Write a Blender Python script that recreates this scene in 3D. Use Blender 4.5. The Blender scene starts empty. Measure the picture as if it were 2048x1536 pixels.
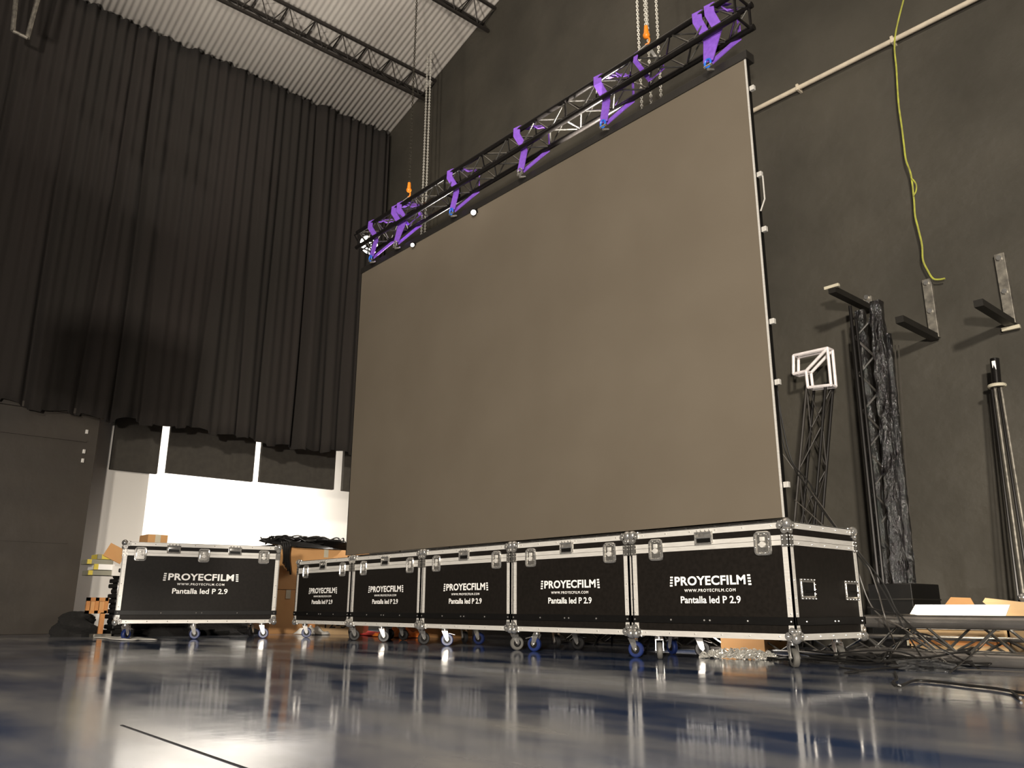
import bpy, bmesh, math, random
from mathutils import Vector, Matrix, Quaternion
R = math.radians
PI = math.pi
S = bpy.context.scene
COL = S.collection
random.seed(7)

# ------------------------------------------------------------------ camera
F, PITCH, ROLL, YAW, HC = 1626.5, 0.2683, 0.0034, 0.8503, 0.303
cyw, syw, cp, sp = math.cos(YAW), math.sin(YAW), math.cos(PITCH), math.sin(PITCH)
fw = Vector((-syw*cp, cyw*cp, sp)); rt = Vector((cyw, syw, 0)); up = rt.cross(fw)
r2 = rt*math.cos(ROLL) + up*math.sin(ROLL); u2 = up*math.cos(ROLL) - rt*math.sin(ROLL)
cam_d = bpy.data.cameras.new('camera'); cam = bpy.data.objects.new('camera', cam_d); COL.objects.link(cam)
cam_d.sensor_width = 36; cam_d.lens = F/2048*36; cam_d.clip_start = 0.02; cam_d.clip_end = 200
M = Matrix((r2, u2, -fw)).transposed().to_4x4(); M.translation = Vector((0, 0, HC))
cam.matrix_world = M
S.camera = cam
O = Vector((0, 0, HC))
def ray(x, y): return (fw*F + r2*(x-1024) - u2*(y-768)).normalized()
def onY(x, y, Y): d = ray(x, y); return O + d*(Y/d.y)
def onX(x, y, X): d = ray(x, y); return O + d*(X/d.x)
def onZ(x, y, Z): d = ray(x, y); return O + d*((Z-HC)/d.z)

# ------------------------------------------------------------------ view, world, lights
S.view_settings.view_transform = 'Standard'; S.view_settings.look = 'None'
S.view_settings.gamma = 1; S.view_settings.use_curve_mapping = False; S.view_settings.exposure = 0.0
W = bpy.data.worlds.new('world'); S.world = W; W.use_nodes = True
W.node_tree.nodes['Background'].inputs[0].default_value = (1.0, 0.9, 0.8, 1)
W.node_tree.nodes['Background'].inputs[1].default_value = 0.055

def lamp(name, kind, loc, target, power, color=(1, .9, .78), size=.5, size_y=None, **kw):
    d = bpy.data.lights.new(name, kind); d.energy = power; d.color = color
    if kind == 'AREA':
        d.size = size
        if size_y: d.shape = 'RECTANGLE'; d.size_y = size_y
    elif kind != 'SUN': d.shadow_soft_size = size
    for k, v in kw.items(): setattr(d, k, v)
    o = bpy.data.objects.new(name, d); COL.objects.link(o); o.location = loc
    o.rotation_euler = (Vector(target)-Vector(loc)).to_track_quat('-Z', 'Y').to_euler()
    return o
lamp('hall_work_light', 'SPOT', (6, -7, 4), (-3.6, 5, .2), 8300, (1, .915, .785), .35, spot_size=R(54), spot_blend=.6)
lamp('hall_low_work_light', 'AREA', (2.2, -3.2, .9), (-10.5, 4, 2.2), 860, (1, .91, .8), .3)
lamp('roof_fill_spot', 'SPOT', (-3.2, -2.5, 1.5), (-7.6, 4.2, 9.6), 2800, (1, .91, .8), .3, spot_size=R(62), spot_blend=.7)  # unseen fill, added to brighten the roof sheets
lamp('side_stage_wall_fill', 'AREA', (-12.1, 5.5, 2.0), (-13.5, 5.3, 1.5), 165, (1, .95, .88), 2.4, 3.0)  # unseen area light added between partition and far wall to brighten the wall

# ------------------------------------------------------------------ materials
MATS = {}
def mat(name, col, rough=.6, metal=0, col2=None, scale=6, detail=6, stretch=(1, 1, 1), bump=0, bdist=.05, bscale=None, bstretch=None,
        emit=None, estr=0, lo=.35, hi=.65, r2_=None, spec=None, coat=0, alpha=None, trans=0):
    m = bpy.data.materials.new(name); m.use_nodes = True; nt = m.node_tree; N = nt.nodes; L = nt.links
    b = N['Principled BSDF']; b.inputs['Base Color'].default_value = (*col, 1)
    b.inputs['Roughness'].default_value = rough; b.inputs['Metallic'].default_value = metal
    if spec is not None: b.inputs['Specular IOR Level'].default_value = spec
    if coat: b.inputs['Coat Weight'].default_value = coat
    if trans: b.inputs['Transmission Weight'].default_value = trans
    tc = N.new('ShaderNodeTexCoord')
    def noise(sc, st, det):
        mp = N.new('ShaderNodeMapping'); mp.inputs['Scale'].default_value = st
        L.new(tc.outputs['Object'], mp.inputs[0])
        n = N.new('ShaderNodeTexNoise'); n.inputs['Scale'].default_value = sc; n.inputs['Detail'].default_value = det
        L.new(mp.outputs[0], n.inputs['Vector']); return n
    if col2 is None: col2 = tuple(c*.82 for c in col)
    n = noise(scale, stretch, detail)
    cr = N.new('ShaderNodeValToRGB'); cr.color_ramp.elements[0].position = lo; cr.color_ramp.elements[1].position = hi
    cr.color_ramp.elements[0].color = (*col, 1); cr.color_ramp.elements[1].color = (*col2, 1)
    L.new(n.outputs['Fac'], cr.inputs[0]); L.new(cr.outputs[0], b.inputs['Base Color'])
    if r2_ is not None:
        mr = N.new('ShaderNodeMapRange'); mr.inputs['From Min'].default_value = .35; mr.inputs['From Max'].default_value = .65
        mr.inputs['To Min'].default_value = rough; mr.inputs['To Max'].default_value = r2_
        L.new(n.outputs['Fac'], mr.inputs[0]); L.new(mr.outputs[0], b.inputs['Roughness'])
    if bump:
        bn = noise(bscale or scale*3, bstretch or (1, 1, 1), 8)
        bu = N.new('ShaderNodeBump'); bu.inputs['Strength'].default_value = bump; bu.inputs['Distance'].default_value = bdist
        L.new(bn.outputs['Fac'], bu.inputs['Height']); L.new(bu.outputs[0], b.inputs['Normal'])
    if emit:
        b.inputs['Emission Color'].default_value = (*emit, 1); b.inputs['Emission Strength'].default_value = estr
    MATS[name] = m; return m

m_board = mat('laminated_black_board', (.0085, .0072, .006), .5, col2=(.012, .010, .0085), scale=40, bump=.05, bscale=300, spec=.1)
m_alu = mat('aluminium_edge', (.62, .60, .56), .36, .15, col2=(.54, .52, .485), scale=14, stretch=(1, 1, 8))
m_chrome = mat('chromed_steel', (.78, .76, .72), .16, .85, col2=(.6, .58, .55), scale=60)
m_dish = mat('zinc_dish', (.45, .43, .4), .25, .8, col2=(.3, .29, .27), scale=60)
m_black = mat('black_plastic', (.0055, .005, .0046), .5, spec=.2, scale=30)
m_rubber = mat('grey_rubber', (.10, .095, .085), .6, scale=30)
m_rubberk = mat('black_rubber', (.015, .014, .014), .5, scale=30)
m_blue = mat('blue_rubber', (.008, .02, .10), .4, scale=30)
m_white = mat('white_print', (.9, .88, .85), .5, col2=(.85, .83, .8))
m_screen = mat('matte_led_face', (.150, .126, .096), .8, col2=(.138, .115, .087), scale=1.2, spec=.05)
m_bar = mat('black_header_bar', (.02, .018, .016), .4, scale=20)
m_truss = mat('black_truss_tube', (.018, .016, .015), .28, .5, scale=20)
m_brace = mat('bare_truss_brace', (.25, .24, .22), .22, .85, scale=30)
m_purple = mat('purple_webbing', (.25, .10, .62), .6, col2=(.2, .075, .52), scale=30)
m_bluesh = mat('blue_shackle', (.02, .16, .75), .35, scale=10)
m_orange = mat('orange_hook', (.95, .28, .02), .4, scale=10)
m_chain = mat('zinc_chain', (.85, .83, .76), .35, .3, scale=90, col2=(.65, .62, .55))
m_chaind = mat('dark_chain', (.12, .11, .09), .3, .8, scale=90)
m_wall = mat('rough_dark_plaster', (.033, .029, .021), .8, col2=(.060, .053, .040), scale=.9, bump=.45, bdist=.09, bscale=1.9, bstretch=(1, 1, 1.2), lo=.3, hi=.7, r2_=.6)
m_curt = mat('black_velvet', (.0185, .0152, .0122), .95, col2=(.0215, .0165, .0138), scale=1.6, stretch=(1, 1, .2), bump=.1, bscale=60)
m_ceil = mat('corrugated_sheet', (.78, .73, .66), .6, .0, col2=(.70, .65, .59), scale=1.2)
m_steel = mat('dark_joist_steel', (.035, .03, .026), .5, .3, scale=9)
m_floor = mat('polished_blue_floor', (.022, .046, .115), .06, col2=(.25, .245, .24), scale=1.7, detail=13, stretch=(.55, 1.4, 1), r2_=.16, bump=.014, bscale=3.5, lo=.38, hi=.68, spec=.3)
m_joint = mat('floor_joint', (.01, .01, .012), .8)
m_door = mat('dark_painted_panel', (.034, .027, .02), .5, col2=(.044, .035, .026), scale=1.4, stretch=(1, 1, 2), bump=.1, bscale=4)
m_wht = mat('white_paint', (.78, .75, .70), .7, col2=(.74, .71, .66), scale=1)
m_acou = mat('grey_fabric_panel', (.06, .053, .043), .9, scale=12)
m_card = mat('brown_cardboard', (.55, .30, .12), .8, col2=(.5, .26, .1), scale=4)
m_cardp = mat('pale_cardboard', (.62, .42, .22), .8, scale=4)
m_ink = mat('black_ink', (.03, .02, .015), .6)
m_cable = mat('black_cable', (.012, .011, .010), .4, scale=10)
m_cableg = mat('worn_grey_cable', (.07, .062, .053), .45, scale=10)
m_film = mat('black_stretch_film', (.006, .0055, .005), .13, 0, col2=(.010, .008, .0085), scale=5, bump=1, bdist=.06, bscale=26, bstretch=(1, 1, .4), spec=1.0)
m_pink = mat('silver_corner_tube', (.95, .88, .87), .35, .1, scale=20)
m_iron = mat('mottled_iron', (.12, .11, .095), .5, .5, col2=(.26, .24, .2), scale=22)
m_iron2 = mat('black_iron', (.018, .016, .013), .5, .3, scale=12)
m_endp = mat('pale_plastic_end', (.6, .55, .42), .5)
m_pipe = mat('cream_conduit', (.62, .54, .42), .5, scale=9)
m_rope = mat('yellow_green_rope', (.42, .44, .05), .7, col2=(.25, .24, .05), scale=14)
m_foam = mat('white_foam', (.9, .87, .8), .6)
m_red = mat('red_cloth', (.85, .04, .03), .7)
m_oran = mat('orange_plastic', (.9, .22, .03), .6)
m_wood = mat('orange_wood', (.55, .25, .08), .6, col2=(.4, .16, .05), scale=6)
m_cloth = mat('black_cloth', (.01, .009, .008), .9, scale=9, bump=.3)
m_paper = mat('grey_paper', (.27, .26, .2), .7)
m_yel = mat('yellow_label', (.7, .55, .08), .6)
m_tubew = mat('large_steel_tube', (.30, .28, .26), .25, .8, scale=12)
m_clear = mat('clear_plastic_film', (.3, .3, .3), .1, 0, bump=1, bdist=.1, bscale=16, spec=.8, trans=.8)
m_lamp = mat('lamp_face', (.9, .9, .9), .4, emit=(1, .95, .88), estr=9)

# ------------------------------------------------------------------ mesh helpers
class MB:
    def __init__(self): self.bm = bmesh.new()
    def box(self, a, b, bev=0, rot=None, piv=None):
        a, b = Vector(a), Vector(b); c = (a+b)/2; s = b-a
        r = bmesh.ops.create_cube(self.bm, size=1)['verts']
        bmesh.ops.scale(self.bm, vec=[abs(q) for q in s], verts=r)
        if bev:
            es = list({e for v in r for e in v.link_edges})
            q = bmesh.ops.bevel(self.bm, geom=es, offset=bev, segments=2, affect='EDGES', profile=.5)
            r = list({v for f in q['faces'] for v in f.verts} | {v for v in r if v.is_valid})
        bmesh.ops.translate(self.bm, vec=c, verts=r)
        if rot: bmesh.ops.rotate(self.bm, cent=piv or c, matrix=rot.to_matrix() if hasattr(rot, 'to_matrix') else rot, verts=r)
        return self
    def cyl(self, p, q, r, n=12, r2=None):
        p, q = Vector(p), Vector(q); d = q-p
        g = bmesh.ops.create_cone(self.bm, cap_ends=True, segments=n, radius1=r, radius2=r if r2 is None else r2, depth=d.length)['verts']
        bmesh.ops.rotate(self.bm, cent=(0, 0, 0), matrix=Vector((0, 0, 1)).rotation_difference(d).to_matrix(), verts=g)
        bmesh.ops.translate(self.bm, vec=(p+q)/2, verts=g); return self
    def sph(self, c, r, sc=(1, 1, 1), n=12):
        g = bmesh.ops.create_uvsphere(self.bm, u_segments=n, v_segments=max(6, n//2+2), radius=r)['verts']
        bmesh.ops.scale(self.bm, vec=sc, verts=g); bmesh.ops.translate(self.bm, vec=c, verts=g); return self
    def tube(self, pts, r, n=8, closed=False):
        pts = [Vector(p) for p in pts]; rings = []; prev = None; m = len(pts)
        for i, p in enumerate(pts):
            if closed: t = pts[(i+1) % m]-pts[i-1]
            else: t = pts[min(i+1, m-1)]-pts[max(i-1, 0)]
            t.normalize()
            if prev is None: nrm = t.orthogonal().normalized()
            else: nrm = (prev - t*prev.dot(t)); nrm = nrm.normalized() if nrm.length > 1e-6 else t.orthogonal().normalized()
            prev = nrm; bn = t.cross(nrm)
            rr = r[i] if isinstance(r, (list, tuple)) else r
            rings.append([self.bm.verts.new(p+(nrm*math.cos(2*PI*k/n)+bn*math.sin(2*PI*k/n))*rr) for k in range(n)])
        for i in range(m if closed else m-1):
            A, B = rings[i], rings[(i+1) % m]
            for k in range(n): self.bm.faces.new((A[k], A[(k+1) % n], B[(k+1) % n], B[k]))
        if not closed: self.bm.faces.new(rings[0][::-1]); self.bm.faces.new(rings[-1])
        return self
    def ribbon(self, pts, w, wd, t=.004):
        """flat strap along pts, width direction wd"""
        pts = [Vector(p) for p in pts]; wd = Vector(wd).normalized()*w/2; rr = []
        for i, p in enumerate(pts):
            tg = (pts[min(i+1, len(pts)-1)]-pts[max(i-1, 0)]).normalized()
            n = tg.cross(wd).normalized()*t/2
            rr.append([self.bm.verts.new(q) for q in (p+wd+n, p-wd+n, p-wd-n, p+wd-n)])
        for A, B in zip(rr, rr[1:]):
            for k in range(4): self.bm.faces.new((A[k], A[(k+1) % 4], B[(k+1) % 4], B[k]))
        self.bm.faces.new(rr[0][::-1]); self.bm.faces.new(rr[-1]); return self
    def poly(self, pts, ext):
        pts = [Vector(p) for p in pts]; ext = Vector(ext)
        a = [self.bm.verts.new(p) for p in pts]; b = [self.bm.verts.new(p+ext) for p in pts]; n = len(a)
        self.bm.faces.new(a[::-1]); self.bm.faces.new(b)
        for k in range(n): self.bm.faces.new((a[k], a[(k+1) % n], b[(k+1) % n], b[k]))
        return self
    def grid(self, fn, nu, nv):
        v = [[self.bm.verts.new(fn(i/nu, j/nv)) for j in range(nv+1)] for i in range(nu+1)]
        for i in range(nu):
            for j in range(nv): self.bm.faces.new((v[i][j], v[i+1][j], v[i+1][j+1], v[i][j+1]))
        return self
    def build(self, name, m, parent=None, smooth=False, solid=0):
        bmesh.ops.recalc_face_normals(self.bm, faces=self.bm.faces)
        me = bpy.data.meshes.new(name); self.bm.to_mesh(me); self.bm.free()
        me.materials.append(m)
        if smooth:
            me.polygons.foreach_set('use_smooth', [True]*len(me.polygons))
            try: me.set_sharp_from_angle(angle=R(40))
            except Exception: pass
        o = bpy.data.objects.new(name, me); COL.objects.link(o)
        if parent: o.parent = parent
        if solid: md = o.modifiers.new('thickness', 'SOLIDIFY'); md.thickness = solid; md.offset = 0
        return o

def tag(o, label=None, cat=None, group=None, kind=None):
    if label: o['label'] = label
    if cat: o['category'] = cat
    if group: o['group'] = group
    if kind: o['kind'] = kind
    return o
def thing(name, loc=(0, 0, 0), rz=0, label=None, cat=None, group=None):
    o = bpy.data.objects.new(name, None); COL.objects.link(o); o.location = loc; o.rotation_euler = (0, 0, rz)
    o.empty_display_size = .1
    return tag(o, label, cat, group)
def structure(o): o['kind'] = 'structure'; return o
def text_mesh(name, s, m, parent, width, cx, z, y=-.0045, bold=.02, height=None, spacing=1.0):
    """raised lettering in the XZ plane, facing -Y, centred on cx"""
    cu = bpy.data.curves.new(name, 'FONT'); cu.body = s; cu.size = 1; cu.offset = bold; cu.extrude = .001
    cu.space_character = spacing; cu.resolution_u = 4
    t = bpy.data.objects.new(name, cu); COL.objects.link(t)
    dg = bpy.context.evaluated_depsgraph_get(); dg.update()
    me = bpy.data.meshes.new_from_object(t.evaluated_get(dg)); bpy.data.objects.remove(t)
    xs = [v.co.x for v in me.vertices]; ys = [v.co.y for v in me.vertices]
    x0, x1, y0, y1 = min(xs), max(xs), min(ys), max(ys)
    sx = width/(x1-x0); sy = (height/(y1-y0)) if height else sx
    for v in me.vertices:
        a, b, c = v.co; v.co = (cx+(a-(x0+x1)/2)*sx, y-c*.3, z+(b-y0)*sy)
    me.materials.clear(); me.materials.append(m)
    o = bpy.data.objects.new(name, me); COL.objects.link(o); o.parent = parent
    return o

def spline(pts, n=8):
    pts = [Vector(p) for p in pts]; out = []
    P = [pts[0]*2-pts[1]] + pts + [pts[-1]*2-pts[-2]]
    for i in range(1, len(P)-2):
        a, b, c, d = P[i-1:i+3]
        for k in range(n):
            t = k/n
            out.append(.5*((2*b)+(c-a)*t+(2*a-5*b+4*c-d)*t*t+(3*b-a-3*c+d)*t**3))
    out.append(pts[-1]); return out
def chain_mb(mb, p, q, link=.036, r=.0042, seg=8):
    p, q = Vector(p), Vector(q); d = q-p; L = d.length; t = d.normalized()
    a = t.orthogonal().normalized(); b = t.cross(a); step = link*.72; n = int(L/step)
    for i in range(n):
        c = p+t*(i+.5)*L/n; s = a if i % 2 else b
        mb.tube([c+t*math.cos(2*PI*k/seg)*link*.5+s*math.sin(2*PI*k/seg)*link*.33 for k in range(seg)], r, 4, closed=True)

# ------------------------------------------------------------------ setting
YW, XL = 6.5, -10.6
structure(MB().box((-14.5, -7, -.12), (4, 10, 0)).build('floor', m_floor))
a, b = onZ(250, 1453, 0), onZ(500, 1540, 0); dd = (b-a).normalized(); nn = Vector((-dd.y, dd.x, 0))*.0035
a2, b2 = a-dd*.03, b+dd*.9
structure(MB().poly([a2+nn, a2-nn, b2-nn, b2+nn], (0, 0, .0012)).build('trim_1', m_joint))
structure(MB().box((-10.75, YW, 0), (4, YW+.25, 13.2)).build('wall_back', m_wall))
# left side of the hall: dark panel, lintel behind the curtain
lw = structure(MB().box((XL-.12, -7, 0), (XL, 2.62, 2.56), .004).build('wall_left', m_door))
mb = MB()
mb.box((XL, -7, 1.9+.30), (XL+.02, 2.5, 2.22)).box((XL, .2, 1.0), (XL+.012, 2.45, 1.012)).box((XL-.01, -7, 2.52), (XL+.05, 2.62, 2.585))
structure(mb.build('trim_2', m_door))
structure(MB().box((XL-.4, -7, 2.75), (XL-.18, 6.5, 7.75)).build('wall_left_lintel', m_door))
mb = MB()
for z in (1.95, 2.06, 2.3): mb.box((XL, 2.47, z), (XL+.03, 2.5, z+.05), .004)
h = mb.build('latch', m_alu); h.parent = lw
tag(h, 'small bright metal latches')
# white side stage beyond the opening
structure(MB().box((-13.7, 1.6, 0), (-13.5, 9.2, 3.6)).build('wall_side_stage', m_wht))
structure(MB().box((-11.55, 1.8, 0), (-11.4, 3.515, 3.6)).build('wall_partition', m_wht))
structure(MB().box((-13.6, 1.6, 0), (-10.78, 1.8, 3.6)).build('wall_side_stage_near', m_wht))
structure(MB().box((-13.6, 9.2, 0), (-10.7, 9.4, 3.6)).build('wall_side_stage_far', m_wht))
structure(MB().box((-13.7, 1.6, 3.6), (-10.78, 9.4, 3.7)).build('ceiling_side_stage', m_wht))
structure(MB().box((-10.85, 6.75, 0), (-10.75, 9.3, 3.6)).build('wall_side_stage_inner', m_wht))

# corrugated roof rising to the right
SL = .305
def zr(x): return 8.06+(x+10.65)*SL
NY = 140*8
def roof(u, v):
    y = -5+u*(YW+5); x = -11.3+v*13
    return (x, y, zr(x)+.0045*math.sin(2*PI*u*140))
structure(MB().grid(roof, NY, 1).build('ceiling', m_ceil, smooth=True, solid=.004))
structure(MB().box((-10.78, -5, 7.93), (-10.66, YW, 8.02)).build('trim_3', m_steel))

# roof joists (triangular lattice purlins)
def joist(x0, lab, w=.30, h=.26):
    t = thing('roof_joist', (x0, YW, zr(x0)-.33), 0, lab, 'joist', 'lattice joists under the roof sheets')
    L = -11.0
    ch = [(-w/2, h+SL*-w/2), (w/2, h+SL*w/2), (0, 0)]
    for (cx, cz) in ch:
        MB().box((cx-.019, L, cz-.019), (cx+.019, 0, cz+.019)).build('chord', m_steel, t)
    mb = MB(); n = 26; st = -L/n
    for k in range(n+1):
        y = -k*st
        mb.cyl((ch[0][0], y, ch[0][1]), (ch[1][0], y, ch[1][1]), .011, 6)
        if k < n:
            for c in ch[:2]:
                mb.cyl((c[0], y, c[1]), (0, y-st/2, 0), .008, 6); mb.cyl((0, y-st/2, 0), (c[0], y-st, c[1]), .008, 6)
    tag(mb.build('lattice', m_steel, t), 'zigzag lacing bars and cross rungs')
    return t
joist(-9.42, 'dark lattice roof joist ending above the chain hoist, nearer the curtain')
joist(-7.95, 'dark lattice roof joist at the top edge, farther from the curtain')

# ------------------------------------------------------------------ curtain
rnd = random.Random(3)
ks = [(rnd.uniform(1.2, 2.2), rnd.uniform(0, 6)), (rnd.uniform(3, 4), rnd.uniform(0, 6)), (rnd.uniform(6.5, 8), rnd.uniform(0, 6))]
folds = sorted([(1.05, .05), (1.75, .07), (2.35, .06), (2.7, .09), (3.05, .04), (3.72, .05), (4.28, .06), (4.62, .03), (5.12, .11), (5.55, .03), (5.85, .05), (.4, .06), (-.3, .06), (-1, .06), (-1.7, .06), (-2.4, .07), (6.15, .04)])
def drape(y, z):
    zz = (z-2.5)/5.5
    x = .016*math.sin(y*ks[0][0]*2+ks[0][1]) + .012*math.sin(y*ks[1][0]*2+ks[1][1]) + .010*math.sin(y*ks[2][0]*1.6+ks[2][1]+zz)
    x += .022*(.3+.7*zz)*math.sin(y*46+math.sin(y*3))
    for (fy, am) in folds:
        fy2 = fy+.04*math.sin(zz*3+fy*5)
        x -= (am*1.5)*math.exp(-((y-fy2)/.045)**2)*(1-.65*zz)
        x += am*.7*math.exp(-((y-fy2-.12)/.09)**2)*(1-.5*zz)
    return x
def hem(y):
    q = (y*1.73) % 1
    return 2.5+.03*math.sin(y*2.1)+.022*math.sin(y*9)+(.035 if y < 3 else 0)-.03*(abs((y*2.4) % 1-.5) < .16)
def curtain(u, v):
    y = -3.2+u*(6.42+3.2); z0 = hem(y); zt = 8.0-.04*abs(math.sin(y*14))
    z = z0+(zt-z0)*v
    return (XL+.12+drape(y, z), y, z)
tag(MB().grid(curtain, 900, 26).build('stage_curtain', m_curt, smooth=True, solid=.006),
    'tall black pleated stage curtain hanging from the roof edge above the white opening', 'curtain')
# hanging rig frame at the top left
t = thing('rigging_cage', onX(98, 70, -9.8), 0, 'grey U-shaped metal frame hanging in the top left corner before the curtain', 'frame')
pp = [onX(x, y, -9.8)-t.location for x, y in [(38, -60), (26, 62), (55, 76), (92, -60)]]
MB().tube([pp[0], pp[1]], .028, 8).build('side_bar', m_iron, t); MB().tube([pp[3], pp[2]], .028, 8).build('side_bar', m_iron, t)
MB().tube([pp[1], pp[2]], .02, 8).build('bottom_bar', m_iron, t)

# hanging grey panels in the side stage
def hang_panel(y0, y1, x, z0, label, slab=.07):
    t = thing('acoustic_panel', (x, (y0+y1)/2, z0), 0, label, 'panel', 'dark panels hanging in the side stage')
    w = (y1-y0)/2
    MB().box((-slab, -w, 0), (0, w, .95), .006).build('board', m_acou, t)
    mb = MB()
    for s in (-1, 1): mb.cyl((-slab/2, s*w*.7, .95), (-slab/2, s*w*.7, 3.6-z0), .004, 6)
    mb.build('suspension_wire', m_chaind, t)
hang_panel(2.99, 3.585, -11.3, 2.02, 'darkest hanging panel, leftmost, in front of the shaded white partition')
hang_panel(3.70, 4.93, -11.3, 2.05, 'wide grey hanging panel between the two leftmost bright gaps')
hang_panel(5.03, 6.25, -11.3, 2.06, 'wide grey hanging panel right of the middle bright gap')
hang_panel(6.40, 7.4, -11.3, 2.06, 'grey hanging panel mostly hidden behind the LED wall edge')

# ------------------------------------------------------------------ flight cases
def arc_corner(mb, c, sx, sy, sz, r=.032):
    """ball corner: a ball with three rounded leaves"""
    c = Vector(c); mb.sph(c+Vector((-sx, -sy, -sz))*.010, r*.92, n=12)
    for ax in range(3):
        n = Vector((0, 0, 0)); n[ax] = (sx, sy, sz)[ax]
        o = [0, 1, 2]; o.remove(ax)
        for k in o:
            d = Vector((0, 0, 0)); d[k] = -(sx, sy, sz)[k]
            e = Vector((0, 0, 0)); j = [q for q in o if q != k][0]; e[j] = -(sx, sy, sz)[j]
            p = c+d*.045+e*.020+n*.002
            mb.cyl(p-n*.004, p+n*.004, .021, 12)
            mb.sph(p+n*.005, .0045, n=6)
def rrect(mb, cx, cz, w, h, y, r, tt, yh, axis='x', X=0):
    pts = []
    for (sx, sz, a0) in ((1, 1, 0), (-1, 1, 90), (-1, -1, 180), (1, -1, 270)):
        for k in range(5):
            a = R(a0+k*22.5); pts.append((cx+sx*(w/2-r)+r*math.cos(a), cz+sz*(h/2-r)+r*math.sin(a)))
    f = (lambda a, b: (a, y, b)) if axis == 'x' else (lambda a, b: (X, a, b))
    mb.tube([f(*p) for p in pts], tt, 6, closed=True); return pts
def make_caster(parent, x, y, zb, ang, tyre, brake=False):
    c = thing('caster', (x, y, 0)); c.parent = parent; c.rotation_euler = (0, 0, ang)
    # part hierarchy: plate/fork is the caster itself, wheel below it
    me = MB(); wr = .05
    me.box((-.045, -.04, zb-.006), (.045, .04, zb), .001)
    me.cyl((0, 0, zb-.028), (0, 0, zb-.006), .026, 14)
    for s in (-1, 1):
        me.poly([(-.024, s*.021, zb-.025), (.024, s*.021, zb-.025), (.034, s*.021, .05), (.022, s*.021, .036), (.006, s*.021, .05)], (0, s*.0035, 0))
    me.box((-.024, -.0245, zb-.029), (.024, .0245, zb-.023))
    me.cyl((.02, -.03, wr), (.02, .03, wr), .007, 8)
    f = me.build('caster', m_chrome, parent, smooth=True)
    f.location = c.location; f.rotation_euler = (0, 0, ang)
    bpy.data.objects.remove(c)
    w = MB(); n = 24; rings = []
    prof = [(-.016, .028), (-.016, .044), (-.010, .050), (.010, .050), (.016, .044), (.016, .028)]
    for k in range(n):
        a = 2*PI*k/n; rings.append([w.bm.verts.new((.02+r*math.cos(a), yy, wr+r*math.sin(a))) for yy, r in prof])
    for k in range(n):
        A, B = rings[k], rings[(k+1) % n]
        for j in range(len(prof)): w.bm.faces.new((A[j], A[(j+1) % 6], B[(j+1) % 6], B[j]))
    w.build('tyre', tyre, f, smooth=True)
    MB().cyl((.02, -.014, wr), (.02, .014, wr), .0285, 20).build('wheel_hub', m_black, f, smooth=True)
    if brake:
        MB().box((.03, -.018, zb-.05), (.085, .018, zb-.043), .002, rot=Quaternion((0, 1, 0), R(14))).build('brake_pedal', m_dish, f)
    return f
def make_latch(parent, cx, cz, y=-.004, w=.105, h=.128):
    mb = MB(); rrect(mb, cx, cz, w-.012, h-.012, y-.003, .018, .0085, 0)
    mb.box((cx-w/2+.004, y-.001, cz-h/2+.004), (cx+w/2-.004, y+.003, cz+h/2-.004), .001)
    for k in range(8):
        a = PI/8+k*PI/4; mb.sph((cx+math.cos(a)*w*.44, y-.010, cz+math.sin(a)*h*.44), .004, n=6)
    o = mb.build('butterfly_latch', m_chrome, parent, smooth=True)
    m2 = MB().box((cx-w/2+.018, y-.004, cz-h/2+.018), (cx+w/2-.018, y-.001, cz+h/2-.018), .001)
    m2.build('recess_dish', m_dish, o)
    m3 = MB().cyl((cx, y-.012, cz-.006), (cx, y-.002, cz-.006), .017, 14)
    m3.box((cx-.024, y-.014, cz-.012), (cx+.024, y-.009, cz), .002).box((cx-.014, y-.010, cz+.012), (cx+.014, y-.002, cz+.036), .002)
    m3.build('twist_key', m_alu, o, smooth=True)
def make_lid_stay(parent, cx, cz, y=-.004):
    w, h = .125, .08; mb = MB()
    mb.box((cx-w/2, y-.001, cz-h/2+.012), (cx+w/2, y+.003, cz+h/2), .001)
    for zz in (h/2-.006, 0.004, -h/2+.008): mb.cyl((cx-w/2+.004, y-.009, cz+zz), (cx+w/2-.004, y-.009, cz+zz), .0052, 8)
    for s in (-1, 1): mb.cyl((cx+s*(w/2-.006), y-.009, cz-h/2+.006), (cx+s*(w/2-.006), y-.009, cz+h/2-.004), .005, 8)
    for s in (-.7, -.25, .25, .7): mb.sph((cx+s*w/2, y-.006, cz+h/2+.006), .005, n=6)
    o = mb.build('lid_stay', m_chrome, parent, smooth=True)
    MB().box((cx-w/2+.014, y-.006, cz-h/2+.016), (cx+w/2-.014, y-.003, cz+h/2-.04)).build('spring_slot', m_black, o)
def make_side_handle(parent, X, cy, cz):
    w, h = .155, .10; sg = 1 if X > 0 else -1
    mb = MB(); x = X+sg*.003
    pts = rrect(mb, cy, cz, w-.02, h, 0, .014, .006, 0, 'y', x)
    mb.box((x-.003, cy-w/2, cz-h/2-.004), (x+.002, cy+w/2, cz+h/2+.004), .001)
    for k in range(5):
        for s in (-1, 1):
            mb.sph((x+sg*.004, cy-w/2+.008+k*(w-.016)/4, cz+s*(h/2)), .0052, n=6)
            if 0 < k < 4: mb.sph((x+sg*.004, cy+s*(w/2-.006), cz-h/2+k*h/4), .0052, n=6)
    o = mb.build('recessed_handle', m_dish, parent, smooth=True)
    MB().box((x+sg*.0025-.001, cy-w/2+.022, cz-h/2+.014), (x+sg*.0025+.001, cy+w/2-.022, cz+h/2-.014)).build('handle_recess', m_black, o)
    MB().cyl((x+sg*.008, cy-w/2+.026, cz-.012), (x+sg*.008, cy+w/2-.026, cz-.012), .006, 8).build('grip_bar', m_black, o)

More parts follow.
